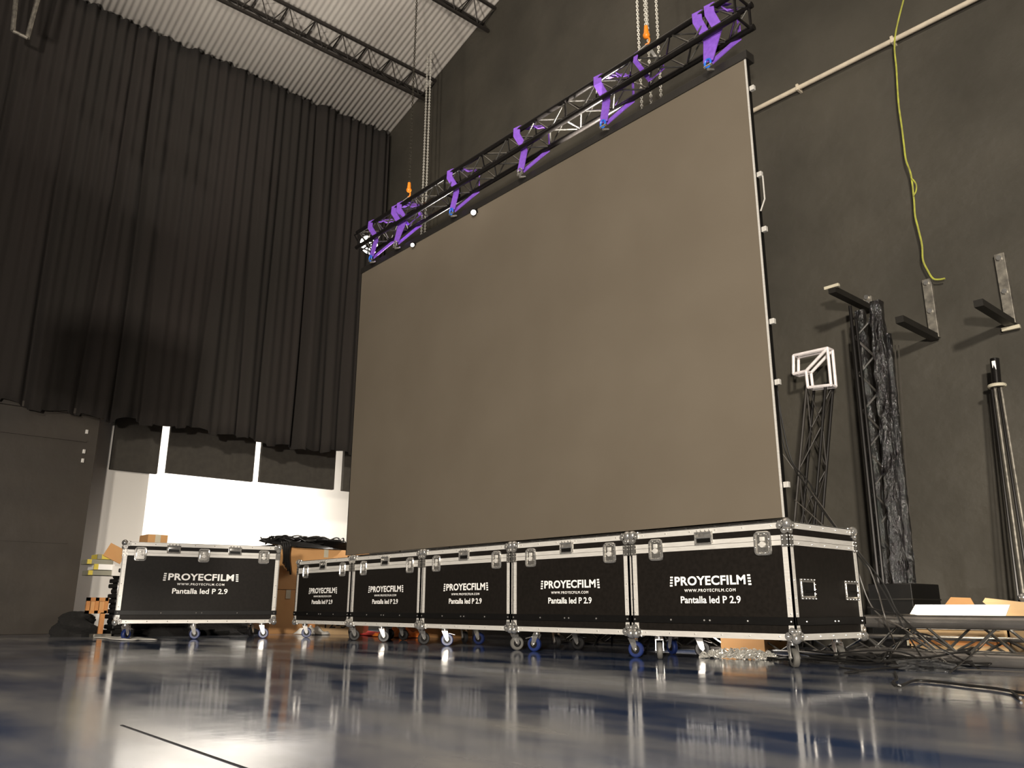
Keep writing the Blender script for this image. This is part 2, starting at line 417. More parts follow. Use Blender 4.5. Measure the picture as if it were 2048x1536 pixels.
def flight_case(loc, rz, w, d, H, zb, latches, stays, label, tx=None, tscale=1, casters=None, group=None, tz=None, printed=True):
    """origin: front left corner on the floor; front faces local -Y"""
    t = thing('flight_case', loc, rz, label, 'flight case', group)
    e = .003; zt = zb+H; st = .042; lb = zt-.125; k = .9
    band0, band1, top0 = zt-.126, zt-.072, zt-.036
    # body and lid boards
    MB().box((e, e, zb), (w-e, d-e, band0+.01)).build('body', m_board, t)
    MB().box((e, e, band1-.01), (w-e, d-e, zt-e)).build('lid', m_board, t)
    # aluminium edging
    fr = MB()
    def wrap(z0, z1, th=.0):
        fr.box((0-th, -th, z0), (w+th, .012, z1)); fr.box((-th, d-.012, z0), (w+th, d+th, z1))
        fr.box((-th, -th, z0), (.012, d+th, z1)); fr.box((w-.012, -th, z0), (w+th, d+th, z1))
    wrap(zb, zb+.032); wrap(band0, band0+.026, .001); wrap(band0+.028, band1, .001); wrap(top0, zt)
    for (x0, x1) in ((0, st), (w-st, w)):
        fr.box((x0, 0, zb), (x1, .01, band0)); fr.box((x0, d-.01, zb), (x1, d, band0))
    for (y0, y1) in ((0, st), (d-st, d)):
        fr.box((0, y0, zb), (.01, y1, band0)); fr.box((w-.01, y0, zb), (w, y1, band0))
    for (a, b) in (((0, 0), (w, .03)), ((0, d-.03), (w, d)), ((0, 0), (.03, d)), ((w-.03, 0), (w, d))):
        fr.box((a[0], a[1], zt-.004), (b[0], b[1], zt+.0005))
    fr.build('aluminium_frame', m_alu, t)
    rv = MB(); n = int(w/.165)
    for i in range(n):
        x = .1+(w-.2)*i/(n-1)
        for z in (zb+.018, zt-.018): rv.sph((x, -.002, z), .0045, n=6)
    for i in range(5):
        y = .1+(d-.2)*i/4
        for z in (zb+.018, zt-.018, band0+.012): rv.sph((w+.002, y, z), .0045, n=6)
    for z in (.12, .25, .4):
        rv.sph((st/2, -.002, zb+.06+z*H), .004, n=6); rv.sph((w-st/2, -.002, zb+.06+z*H), .004, n=6); rv.sph((w+.002, st/2, zb+.06+z*H), .004, n=6)
    bz = zb+.095
    for x in (.02, w*.27, w*.485, w*.52, w*.745, w-.02): rv.sph((x, -.008, bz), .006, n=6)
    for y in (.1, d*.53, d*.58, d-.04): rv.sph((w+.008, y, bz), .006, n=6)
    tag(rv.build('rivets', m_chrome, t, smooth=True), kind='stuff')
    # black bumper band
    bb = MB()
    bb.box((-.007, -.007, zb+.076), (w+.007, .008, zb+.118), .002); bb.box((-.007, -.007, zb+.076), (.008, d+.007, zb+.118), .002)
    bb.box((w-.008, -.007, zb+.076), (w+.007, d+.007, zb+.118), .002); bb.box((-.007, d-.008, zb+.076), (w+.007, d+.007, zb+.118), .002)
    bb.build('bumper_band', m_black, t)
    for sx in (-1, 1):
        for sy in (-1, 1):
            for sz in (-1, 1):
                cm = MB(); arc_corner(cm, (w if sx > 0 else 0, d if sy > 0 else 0, zt if sz > 0 else zb), sx, sy, sz)
                cm.build('ball_corner', m_chrome, t, smooth=True)
            bm_ = MB(); X = w if sx > 0 else 0; Y = d if sy > 0 else 0
            bm_.box((X-.044 if sx > 0 else X-.003, Y-.003 if sy < 0 else Y-.001, band0-.01), (X+.003 if sx > 0 else X+.044, Y+.001 if sy < 0 else Y+.003, band1+.004))
            bm_.box((X-.001 if sx > 0 else X-.003, Y-.003 if sy < 0 else Y-.044, band0-.01), (X+.003 if sx > 0 else X+.001, Y+.044 if sy < 0 else Y+.003, band1+.004))
            for q in (.008, .036):
                for zz in (band0, band0+.03, band1-.004):
                    bm_.sph((X-sx*q, Y+sy*.003, zz), .0045, n=6); bm_.sph((X+sx*.003, Y-sy*q, zz), .0045, n=6)
            bm_.build('corner_brace', m_dish, t, smooth=True)
    for x in latches: make_latch(t, x, zt-.112)
    for x in stays: make_lid_stay(t, x, zt-.062)
    if d > .6:
        for cy in (d*.2, d*.845): make_side_handle(t, w, cy, zb+H*.425)
        for cy in (d*.2, d*.845): make_side_handle(t, 0, cy, zb+H*.425)
    if printed:
        s = tscale; x = tx; z = tz
        lg = text_mesh('logo', 'PROYECFILM', m_white, t, .50*s, x, z, bold=.030, height=.054*s, spacing=1.06)
        tag(lg, 'white block lettering reading PROYECFILM')
        fb = MB()
        for sgn in (-1, 1):
            for j in range(4):
                ww = .020; xc = x+sgn*(.277*s); zz = z-.004*s+j*.0165*s; tl = .0015*(j)*s*(-1)
                fb.box((xc-ww*s/2+sgn*.0015*j*-1, -.0048, zz), (xc+ww*s/2+sgn*.0015*j*-1, -.0038, zz+.0098*s))
        tag(fb.build('film_marks', m_white, t), 'white film perforation marks beside the lettering')
        tag(text_mesh('web_address', 'WWW.PROYECFILM.COM', m_white, t, .36*s, x, z-.038*s, bold=.014, height=.0175*s, spacing=1.25), 'small white lettering WWW.PROYECFILM.COM')
        tag(text_mesh('content_note', 'Pantalla led P 2.9', m_white, t, .42*s, x, z-.104*s, bold=.018, height=.042*s, spacing=1.0), 'white lettering reading Pantalla led P 2.9')
    for (x, y, a, ty, br) in casters: make_caster(t, x, y, zb, a, ty, br)
    return t

XS = [-8.02, -6.90, -5.765, -4.62, -3.478, -2.347]
Y0, ZB, HB, DD = 4.058, .141, .62, .76
G = 'printed flight cases in the long row under the screen'
rowlab = ['black printed flight case at the far left end of the row, smallest in view',
          'black printed flight case second from the far left end of the row',
          'black printed flight case in the middle of the row of five',
          'black printed flight case in the row, left neighbour of the nearest one',
          'nearest black printed flight case at the right end of the row, its handled side showing']
cst = [
    [(.08, .09, 1.1, m_blue, 0), (1.02, .09, 1.2, m_rubberk, 0), (.1, .62, .3, m_rubberk, 0), (1.0, .5, .3, m_rubberk, 0)],
    [(.39, .1, 1.0, m_rubberk, 0), (.98, .12, 1.2, m_rubberk, 0), (.12, .5, .4, m_rubberk, 0), (.95, .6, -.3, m_rubberk, 0)],
    [(.2, .1, .9, m_blue, 1), (1.03, .12, 1.15, m_rubber, 0), (.12, .5, .5, m_blue, 0), (.98, .6, -.4, m_rubberk, 0)],
    [(.12, .13, 3.5, m_blue, 1), (1.03, .12, .35, m_blue, 0), (.1, .55, .3, m_rubberk, 1), (.98, .6, 2.8, m_blue, 1)],
    [(.10, .12, -.85, m_rubber, 0), (1.02, .10, -.72, m_rubber, 0), (.12, .5, .6, m_rubberk, 1), (1.0, .62, -.6, m_rubber, 0)]]
for i in range(5):
    w = XS[i+1]-XS[i]-.022
    flight_case((XS[i]+.011, Y0, 0), 0, w, DD, HB, ZB, (.205, w-.155), (w*.51,), rowlab[i], tx=w*.525, tscale=.98,
                casters=cst[i], group=G, tz=.432)
flight_case((-8.297, 2.405, 0), 1.283, 1.451, .72, .745, .149, (.156, .724, 1.292), (.445, 1.01),
            'large black printed flight case standing alone at the left, three latches across its front', tx=.722, tscale=1.2,
            casters=[(.1, .09, .8, m_blue, 1), (.7, .09, -.3, m_blue, 0), (1.34, .09, -.2, m_blue, 0), (.12, .6, .4, m_rubberk, 0), (.72, .6, .4, m_rubberk, 0), (1.3, .6, .9, m_rubberk, 0)], tz=.545)
# small case at the right frame edge
p = onY(2034, 1192, 5.98)
flight_case((p.x+.03, 5.95, 0), 0, .8, .45, p.z-.12, .12, (.2, .6), (.4,), 'small flight case cut off by the right edge of the photo, beside the open box',
            casters=[(.1, .09, .3, m_rubberk, 0), (.7, .09, .3, m_rubberk, 0), (.1, .36, .3, m_rubberk, 0), (.7, .36, .3, m_rubberk, 0)], printed=False)

# ------------------------------------------------------------------ LED wall
YS = 5.0; sx0, sx1 = -8.655, -2.935; sz0, sz1 = .893, 4.475
led = thing('led_screen', ((sx0+sx1)/2, YS+.05, sz0), 0, 'huge unlit grey LED video wall hanging behind the row of flight cases', 'screen')
hw = (sx1-sx0)/2; hh = sz1-sz0
MB().box((-hw, -.05, 0), (hw, -.02, hh)).build('display_face', m_screen, led)
MB().box((-hw+.01, -.02, .01), (hw-.01, .04, hh-.01)).build('cabinet_back', m_black, led)
MB().box((hw, -.052, 0), (hw+.013, -.040, hh), .001).build('edge_profile', m_alu, led)
MB().box((-hw-.012, -.052, 0), (-hw, .04, hh), .001).build('edge_profile', m_black, led)
for (yp, ln) in ((172, .07), (345, .3), (455, .05), (640, .05), (762, .05), (968, .05)):
    z = onY(1497+(yp-118)*.0868, yp, YS).z-sz0
    mb = MB().box((hw+.012, -.03, z-.02), (hw+.05, 0, z+.02), .003)
    if ln > .2: mb.tube([(hw+.02, -.02, z), (hw+.05, -.01, z-.02), (hw+.05, -.01, z-ln*.7), (hw+.014, -.02, z-ln)], .006, 6)
    mb.build('panel_lock', m_alu, led)
MB().box((-hw-.02, -.06, hh), (hw+.03, .05, hh+.075), .003).build('header_beam', m_bar, led)
mb = MB().box((-hw, -.03, -.055), (hw, .02, -.008))
rr = random.Random(5)
for k in range(44):
    x = -hw+.1+k*(2*hw-.2)/43; mb.box((x, -.045, -.05), (x+rr.uniform(.01, .06), -.02, -.012))
mb.build('bottom_rail', m_bar, led)

# ------------------------------------------------------------------ flown box truss
YA, ZA, SB = 4.93, 4.84, .215
tr = thing('flown_truss', ((sx0+sx1)/2, YA, ZA), 0, 'long black box truss hanging above the screen in purple slings', 'truss')
tx0, tx1 = -2.885, 2.86
cs = [(0, 0), (SB, 0), (0, SB), (SB, SB)]
for (cy, cz) in cs: MB().cyl((tx0, cy, cz), (tx1, cy, cz), .027, 10).build('chord', m_truss, tr, smooth=True)
mb = MB(); n = 27; st = (tx1-tx0)/n
for k in range(n):
    x = tx0+k*st
    for j, (p, q) in enumerate(((cs[0], cs[2]), (cs[1], cs[3]), (cs[0], cs[1]), (cs[2], cs[3]))):
        a, b = (p, q) if (k+j) % 2 else (q, p)
        mb.cyl((x, *a), (x+st, *b), .0085, 6)
tag(mb.build('braces', m_brace, tr, smooth=True), 'shiny diagonal braces between the tubes', kind='stuff')
for x in (tx0, -1.0, .95, tx1):
    mb = MB()
    for (p, q) in ((cs[0], cs[1]), (cs[1], cs[3]), (cs[3], cs[2]), (cs[2], cs[0])): mb.cyl((x, *p), (x, *q), .012, 8)
    for c in cs: mb.cyl((x-.03, *c), (x+.03, *c), .028, 10)
    mb.build('joint_frame', m_truss, tr, smooth=True)

# purple slings with shackles
def sling(X, label, twin=False, blue=True):
    t = thing('lifting_sling', (X, YA+SB/2, 4.56), 0, label, 'sling', 'purple slings between truss and screen')
    h0, h1 = ZA-4.56, ZA+SB-4.56; f, b = -SB/2-.03, SB/2+.03
    rs = random.Random(int(X*100))
    for s in ((-.05, .07) if twin else (-.03,)):
        MB().ribbon([(0, -.13, .0), (s*.6, -SB/2+.045, h0-.03), (s, -SB/2+.05, h0+.03), (s-.02, f-.002, h1-.07), (s-.03, f+.01, h1+.03), (s-.02, -SB/2+.02, h1+.045), (s+.06, 0, h1+.03)], .085, (1, .15, 0), .008).build('front_strap', m_purple, t)
    MB().ribbon([(.06, 0, h1+.028), (.12, SB/2-.03, h1+.04), (.14, b, h1), (.14, b, h0), (.09, b-.05, h0-.06), (.01, -.10, .0)], .07, (.5, -.3, -.8), .008).build('back_strap', m_purple, t)
    MB().ribbon([(.10, f+.03, h1+.02), (.15, -.02, h1-.04), (.2, .04, h1-.02), (.16, .07, h1+.01)], .03, (0, 1, .4), .008).build('loose_end', m_purple, t)
    sh = MB(); sh.tube([(.04*math.sin(a)*.7, -.14, .0+.038*math.cos(a)-.02) for a in [2*PI*k/12 for k in range(12)]], .009, 6, closed=True)
    sh.build('shackle', m_bluesh if blue else m_chrome, t, smooth=True)
    MB().cyl((-.035, -.14, -.045), (.035, -.14, -.045), .011, 8).cyl((0, -.14, -.075), (0, -.07, -.045), .012, 8).build('shackle_pin', m_chrome, t, smooth=True)
for X, lab, tw, bl in ((-8.29, 'purple sling nearest the left end of the truss, beside the round lamp', 0, 1), (-7.73, 'purple double-wound sling under the left orange hook', 1, 0),
                   (-6.61, 'purple sling third from the left end of the truss', 0, 1), (-5.47, 'purple sling on the truss just left of the brightly lit tubes', 0, 0),
                   (-4.34, 'purple sling with blue shackle at the right end of the brightly lit tubes', 0, 1), (-3.2, 'large purple double-wound sling at the right end of the truss', 1, 1)):
    sling(X, lab, tw, bl)
# chain hoists
def hoist(X, ztop, label, m=m_chaind):
    Yc = YA+SB/2; t = thing('hoist_chain', (X, Yc, 5.28), 0, label, 'chain', 'hoist chains holding the truss')
    mb = MB(); chain_mb(mb, (0, 0, .1), (0, 0, ztop-5.28)); tag(mb.build('chain', m, t), kind='stuff')
    hk = MB(); hk.cyl((0, 0, .0), (0, 0, .12), .028, 10, r2=.018).sph((0, 0, .02), .034, n=10)
    hk.tube(spline([(0, 0, 0), (.03, 0, -.03), (.02, 0, -.07), (-.015, 0, -.07)], 5), .009, 6)
    hk.build('hook', m_orange, t, smooth=True)
    MB().ribbon([(0, 0, -.07), (-.03, -SB/2-.01, -.2)], .03, (1, 0, 0)).ribbon([(0, 0, -.07), (.03, SB/2, -.2)], .03, (1, 0, 0)).build('steel_sling', m_alu, t)
    MB().ribbon([(-.03, -SB/2-.01, -.2), (-.03, -SB/2-.03, -.3), (.02, 0, -.46), (.06, SB/2+.03, -.3), (.05, SB/2, -.2)], .045, (1, 0, 0), .008).build('basket_strap', m_purple, t)
hoist(-7.69, zr(-7.69)-.02, 'dark hoist chain with orange hook at the left of the truss')
hoist(-3.91, zr(-3.91)-.02, 'hoist chain with orange hook at the right of the truss', m_chain)
def loose_chain(X, Yc, z0, z1, label, group):
    mb = MB(); chain_mb(mb, (0, 0, 0), (0, 0, z1-z0), link=.034, r=.0046)
    o = mb.build('hanging_chain', m_chain, smooth=True); o.location = (X, Yc, z0)
    tag(o, label, 'chain', group)
g = 'bright slack chains behind the truss'
for i, (px, py, lab) in enumerate(((845, 400, 'bright slack chain from the joist end, left strand of the left pair'), (852, 400, 'bright slack chain from the joist end, right strand of the left pair'),
        (1283, 200, 'thin slack chain left of the right orange hook'), (1303, 215, 'slack chain coming down just below the right orange hook'), (1322, 190, 'slack chain right of the right orange hook'))):
    q = onY(px, py, 6.1 if i < 2 else 5.6)
    loose_chain(q.x, q.y, 3.2, zr(q.x)-(.1 if i < 2 else .02), lab, g)
# lamps behind the truss
def floodlamp(loc, r, label, spokes=False, tgt=None, power=0, stand=False, angle=150):
    t = thing('flood_lamp', loc, 0, label, 'lamp')
    d = (Vector(tgt)-Vector(loc)).normalized() if tgt else Vector((0, -1, 0))
    t.rotation_mode = 'QUATERNION'; t.rotation_quaternion = Vector((0, -1, 0)).rotation_difference(d)
    MB().cyl((0, 0, 0), (0, r*.9, 0), r*1.12, 24, r2=r*.6).build('housing', m_black, t, smooth=True)
    MB().cyl((0, -.004, 0), (0, .002, 0), r, 24).build('lamp_face', m_lamp, t)
    if spokes:
        mb = MB()
        for k in range(8):
            a = k*PI/4+.2; mb.tube([(0, -.02, 0), (r*1.05*math.cos(a), -.02, r*1.05*math.sin(a))], .011, 6)
        mb.cyl((0, -.03, 0), (0, -.012, 0), .035, 12)
        mb.build('guard', m_black, t)
    MB().tube([(-r*1.15, .03, 0), (-r*1.15, .03, r*1.5), (r*1.15, .03, r*1.5), (r*1.15, .03, 0)], .01, 6).build('yoke', m_black, t)
    if power:
        l = lamp('flood_beam', 'SPOT', Vector(loc)+d*.05, Vector(loc)+d, power, (1, .93, .84), .04, spot_size=R(angle), spot_blend=.6)
    if stand:
        rq = t.rotation_quaternion.inverted(); z = loc[2]; f = lambda x, y, q: rq @ Vector((x, y, q-z))
        mb = MB().cyl(f(0, 0, .12), f(0, 0, z-r*1.1), .012, 8)
        for k in range(3): mb.cyl(f(0, 0, .25), f(r*2.4*math.cos(k*2.1), r*1.3*math.sin(k*2.1), 0), .009, 6)
        mb.build('stand', m_black, t, smooth=True)
    return t
q = onY(738, 490, 5.3); floodlamp(q, .13, 'round bright lamp behind dark spokes at the left end of the truss', True, (-7.5, 2.5, 2.2))
q = onY(825, 490, 4.95); floodlamp(q, .022, 'small bright lamp peeking over the screen edge right of the second sling', tgt=q+Vector((.6, -1, -.3)))
q = onY(947, 425, 4.95); floodlamp(q, .028, 'small bright lamp peeking over the screen edge right of the third sling', tgt=q+Vector((.6, -1, -.3)))
floodlamp((-4.75, 5.3, 4.25), .10, 'tall standing work lamp behind the screen shining up on the truss', tgt=(-4.75, 4.98, 5.0), power=700, stand=True, angle=80)
floodlamp((-7.9, 5.95, 4.3), .10, 'tall standing work lamp behind the left part of the screen', tgt=(-7.9, 5.0, 4.9), power=190, stand=True, angle=110)
floodlamp((-8.95, 5.95, 1.9), .12, 'low work lamp behind the screen aimed at the tan cartons', tgt=(-9.9, 5.4, .5), power=120, stand=True, angle=120)
floodlamp((-3.95, 4.88, .6), .05, 'small unseen lamp added behind the cases to light the chain heap', tgt=(-3.4, 5.1, .05), power=40, stand=True, angle=120)  # added lamp, hidden by the cases, brightens chain heap and low box

# ------------------------------------------------------------------ back wall fittings
pa, pb = onY(1440, 255, 6.44), onY(2120, -88, 6.44)
t = thing('conduit_pipe', ((pa.x+pb.x)/2, 6.44, 5.06), 0, 'cream pipe running along the back wall right of the screen', 'pipe')
zc = onY(1700, 124, 6.44).z-5.06
MB().cyl((-1.6, 0, zc), (3.2, 0, zc), .022, 12).build('pipe', m_pipe, t, smooth=True)
for px, py in ((1596, 175), (1785, 80)):
    x = onY(px, py, 6.44).x-t.location.x
    MB().box((x-.012, -.026, zc-.03), (x+.012, .06, zc+.034), .003).build('pipe_clip', m_pipe, t)
rp = [onY(x, y, 6.42) for x, y in [(1812, -20), (1790, 75), (1793, 140), (1797, 205), (1803, 250), (1808, 290), (1812, 320), (1822, 350), (1828, 400), (1830, 430), (1836, 455), (1844, 490), (1846, 520), (1856, 542), (1866, 557), (1878, 559), (1890, 557)]]
t = thing('hanging_rope', rp[-1], 0, 'thin yellow-green rope hanging down the back wall from the cream pipe', 'rope')
MB().tube([q-t.location for q in spline(rp, 6)], .0075, 6).build('rope', m_rope, t, smooth=True)
lp = [onY(x, y, 6.41) for x, y in [(1822, 355), (1832, 368), (1832, 382), (1827, 392)]]
MB().tube([q-t.location for q in spline(lp, 6)], .006, 6).build('side_loop', m_rope, t, smooth=True)
def bracket(px_top, px_bot, arm_end, label, yend=5.75, endcap=None):
    a = onY(*px_top, 6.47); b = onY(*px_bot, 6.47); e = onY(*arm_end, yend)
    t = thing('wall_bracket', (b.x, 6.47, b.z), 0, label, 'bracket', 'iron brackets bolted to the back wall')
    h = a.z-b.z
    pl = MB().box((-.035, -.012, 0), (.035, .028, h), .003).build('mounting_plate', m_iron, t)
    for z in (h*.93, h*.45):
        MB().cyl((0, -.03, z), (0, -.008, z), .02, 8).build('bolt', m_chrome, pl, smooth=True)
    d = Vector((e.x-b.x, e.y-6.47, e.z-b.z))
    s = Vector((0, 0, 1))
    MB().poly([(-.03, 0, -.02), (.03, 0, -.02), (.03, 0, .03), (-.03, 0, .03)], (0, d.y, 0)).build('arm', m_iron2, t)
    if endcap == 'far':
        MB().box((-.06, -.03, -.05), (.06, .0, -.022), .003).build('end_strip', m_endp, t)
    if endcap == 'near':
        MB().box((-.06, d.y-.01, .02), (.06, d.y+.02, .045), .003).build('end_strip', m_endp, t)
bracket((1849, 560), (1870, 676), (1795, 637), 'iron wall bracket between the wrapped column and the rope end', 5.85)
bracket((1998, 508), (2022, 648), (1948, 597), 'iron wall bracket nearest the right edge of the photo', 5.85, 'far')
bracket((1728, 596), (1738, 618), (1685, 600), 'iron wall bracket arm above the tall wrapped column', 5.85, 'near')

# ------------------------------------------------------------------ things leaning on the wall
def lattice(t, pts, w, d, m, mbr, r=.014, n=6, name='tube'):
    """ladder lattice between bottom point and top point (4 tubes)"""
    b, tp = Vector(pts[0]), Vector(pts[1]); ux = Vector((w/2, 0, 0)); uy = Vector((0, d/2, 0))
    cs = [(-1, -1), (1, -1), (1, 1), (-1, 1)]
    for (i, j) in cs: MB().cyl(b+ux*i+uy*j, tp+ux*i+uy*j, r, 8).build(name, m if (i, j) != (-1, -1) else m_steel, t, smooth=True)
    mb = MB()
    for k in range(n):
        A, B = b.lerp(tp, k/n), b.lerp(tp, (k+1)/n)
        for q in range(4):
            c, e = cs[q], cs[(q+1) % 4]
            if (k+q) % 2: c, e = e, c
            mb.cyl(A+ux*c[0]+uy*c[1], B+ux*e[0]+uy*e[1], r*.45, 6)
    mb.build('lacing', m_steel, t, smooth=True)
t = thing('corner_truss', (-3.4, 6.05, 0), 0, 'slim black truss with a bare silver corner block on top, leaning right of the screen', 'truss')
o0 = t.location
bt = onY(1640, 771, 6.2)-o0; bb_ = Vector((bt.x-.29, -.05, 0.02))
lattice(t, (bb_, bt), .17, .12, m_truss, m_brace, .012, 6)
cb = MB(); Yf, Yb = 6.12, 6.2
for Yq in (Yf, Yb):
    dx = 0
    P = [onY(x, y, 6.12) for x, y in [(1587, 711), (1655, 696), (1662, 770), (1616, 775), (1612, 742), (1587, 748)]]
    P = [Vector((q.x, Yq, q.z))-o0 for q in P]
    for k in range(6): cb.cyl(P[k], P[(k+1) % 6], .013, 8)
    cb.cyl(P[4], P[1], .013, 8)
    if Yq == Yf: PF = P
    else:
        for A, B in zip(PF, P): cb.cyl(A, B, .011, 8)
tag(cb.build('corner_block', m_pink, t, smooth=True), 'bare silver angled corner block')
# wrapped column
t = thing('wrapped_truss', (-2.75, 6.0, .42), 0, 'tall truss sections wrapped in glossy black film, standing against the back wall', 'truss')
o0 = Vector(t.location)
def lean(pxt, pxb, Yt, Yb): return onY(*pxt, Yt)-o0, onY(*pxb, Yb)-o0
for (pt, pb, w_) in (((1700, 612), (1760, 1192), .014), ((1712, 640), (1770, 1192), .012)):
    a, b = lean(pt, pb, 6.1, 5.95); MB().cyl(b, a, w_, 8).build('tube', m_truss, t, smooth=True)
rw = random.Random(9)
def wrapped(pt, pb, wt, Yt, Yb, nm, ph):
    a, b = lean(pt, pb, Yt, Yb); n = 60; mb = MB(); rings = []
    for i in range(n+1):
        u = i/n; c = b.lerp(a, u); ring = []
        for k in range(16):
            an = 2*PI*k/16
            sx_ = wt*(1 if abs(math.cos(an)) < .8 else 1); rr_ = wt*(1+.10*math.sin(u*60+k*2.1+ph)+.07*rw.uniform(-1, 1))
            q = max(abs(math.cos(an)), abs(math.sin(an)))
            ring.append(mb.bm.verts.new(c+Vector((math.cos(an)/q**.6*rr_, math.sin(an)/q**.6*rr_, 0))))
        rings.append(ring)
    for A, B in zip(rings, rings[1:]):
        for k in range(16): mb.bm.faces.new((A[k], A[(k+1) % 16], B[(k+1) % 16], B[k]))
    mb.bm.faces.new(rings[0][::-1]); mb.bm.faces.new(rings[-1])
    return mb.build(nm, m_film, t, smooth=True)
wrapped((1752, 604), (1803, 1194), .046, 6.15, 6.0, 'wrapped_bundle', 0)
wrapped((1776, 668), (1828, 1196), .022, 6.2, 6.05, 'wrapped_bundle', 2)
wrapped((1720, 622), (1775, 1192), .036, 6.25, 6.12, 'dark_bundle', 4)
a, b = lean((1706, 640), (1765, 1190), 6.2, 6.1); c, e = lean((1742, 640), (1795, 1190), 6.2, 6.1)
mb = MB(); n = 14
for k in range(n):
    u0, u1 = k/n, (k+1)/n
    p_, q_ = (b.lerp(a, u0), e.lerp(c, u1)) if k % 2 else (e.lerp(c, u0), b.lerp(a, u1))
    mb.cyl(p_, q_, .009, 6)
mb.build('lacing', m_brace, t, smooth=True)
MB().box((-.10, -.02, -.045), (.19, .2, -.01), .004).build('base_plate', m_iron2, t)
# black box below it
p0, p1 = onY(1735, 1168, 5.75), onY(1822, 1168, 5.75)
t = thing('black_road_case', ((p0.x+p1.x)/2, 5.95, 0), 0, 'plain black box under the wrapped column behind the floor truss', 'box')
wq = (p1.x-p0.x)/2
MB().box((-wq, -.2, 0), (wq, .25, p0.z), .006).build('body', m_black, t)
MB().box((-wq-.004, -.205, p0.z-.11), (wq+.004, .255, p0.z-.1), .002).build('lid_seam', m_iron2, t)
MB().box((wq-.07, -.21, .06), (wq-.045, -.2, .1), .002).build('tag_plate', m_endp, t)
# slim cables down the wall right of column
t = thing('thin_wires', onY(1832, 1205, 6.3), 0, 'pair of thin grey wires running down right of the wrapped column', 'wire')
for dx in (0, 7):
    q = [onY(x+dx, y, 6.3)-Vector(t.location) for x, y in [(1790, 690), (1800, 850), (1813, 1040), (1838, 1296)]]
    MB().tube(spline(q, 6), .0035, 5).build('wire', m_cableg, t)
# folded stand at the right edge
t = thing('folded_stand', onY(2062, 1230, 6.0), 0, 'folded black lifting stand of parallel poles leaning at the right edge', 'stand')
o0 = Vector(t.location)
for k, dx in enumerate((-14, -5, 5, 13)):
    a, b = onY(1993+dx*.7, 775, 6.25)-o0, onY(2060+dx*1.3, 1235, 6.0)-o0
    MB().cyl(b, a, .009, 8).build('pole', (m_truss, m_iron, m_truss, m_iron)[k], t, smooth=True)
a, b = onY(1989, 718, 6.27)-o0, onY(1994, 772, 6.25)-o0
MB().cyl(b, a, .03, 10).build('head', m_truss, t, smooth=True)
MB().box(a+Vector((-.012, -.035, -.16)), a+Vector((.012, -.028, -.02)), .003).build('head_label', m_white, t)
MB().tube([b+Vector((.05*math.cos(q), .05*math.sin(q), 0)) for q in [2*PI*k/16 for k in range(16)]], .013, 6, closed=True).build('collar', m_endp, t, smooth=True)

# ------------------------------------------------------------------ floor trusses
def floor_truss(x0, x1, y, w, h, rt_, label, group=None):
    t = thing('floor_truss', ((x0+x1)/2, y+w/2, 0), 0, label, 'truss', group); L = (x1-x0)/2
    cs = [(-w/2, rt_), (w/2, rt_), (-w/2, h), (w/2, h)]
    for k, (cy, cz) in enumerate(cs): MB().cyl((-L, cy, cz), (L, cy, cz), rt_, 12).build('chord', m_tubew, t, smooth=True)
    mb = MB(); n = int(2*L/.2); st = 2*L/n
    for k in range(n):
        x = -L+k*st
        for j, (p, q) in enumerate(((cs[0], cs[2]), (cs[1], cs[3]), (cs[0], cs[1]), (cs[2], cs[3]))):
            a, b = (p, q) if (k+j) % 2 else (q, p)
            mb.cyl((x, *a), (x+st, *b), .008, 6)
    mb.build('braces', m_brace, t, smooth=True)
    return t
floor_truss(-2.55, -.2, 5.02, .24, .23, .037, 'large steel truss lying on the floor at the right, before the open box')
floor_truss(-5.6, -1.6, 5.42, .16, .13, .012, 'slim truss lying on the floor behind the row of cases')

# ------------------------------------------------------------------ boxes at the right
y = 5.62
A = [onY(px, py, y) for px, py in [(1816, 1213), (2010, 1214)]]
x0, x1 = A[0].x-.02, A[1].x+.0
t = thing('cardboard_box', ((x0+x1)/2, 5.76, 0), 0, 'open brown cardboard box holding a bright white sheet, behind the large floor truss', 'box')
hwx = (x1-x0)/2+.0; hz = onY(1900, 1262, 5.62).z+.02
MB().box((-hwx, -.14, 0), (hwx, -.13, hz)).box((-hwx, .13, 0), (hwx, .14, hz)).box((-hwx, -.14, 0), (-hwx+.01, .14, hz)).box((hwx-.01, -.14, 0), (hwx, .14, hz)).box((-hwx, -.14, 0), (hwx, .14, .01)).build('box_body', m_cardp, t)
zt_ = onY(1900, 1213, 5.62).z
MB().poly([(-hwx-.03, -.16, hz-.01), (hwx-.04, -.16, hz-.01), (hwx-.0, -.05, zt_+.012), (-hwx+.03, -.05, zt_+.012)], (0, .008, 0)).build('white_sheet', m_foam, t)
MB().poly([(-hwx+.02, .13, hz), (hwx*.3, .13, hz), (hwx*.1, .08, zt_+.055), (-hwx*.3, .08, zt_+.06)], (0, .006, 0)).build('flap', m_card, t)
MB().poly([(hwx*.35, .12, zt_+.055), (hwx+.10, .05, zt_+.02), (hwx+.0, .04, hz-.01), (hwx*.3, .11, zt_+.03)], (0, .006, .0)).build('flap', m_cardp, t)
MB().box((-hwx+.002, -.143, hz*.45), (hwx-.002, -.141, hz*.62)).build('printed_stripe', m_wood, t)
lamp('box_fill_spot', 'SPOT', (-2.6, 4.95, 2.4), (-2.25, 5.6, .28), 330, (1, .88, .68), .03, spot_size=R(22), spot_blend=.5)  # bare spot added in mid-air to make the white sheet glare
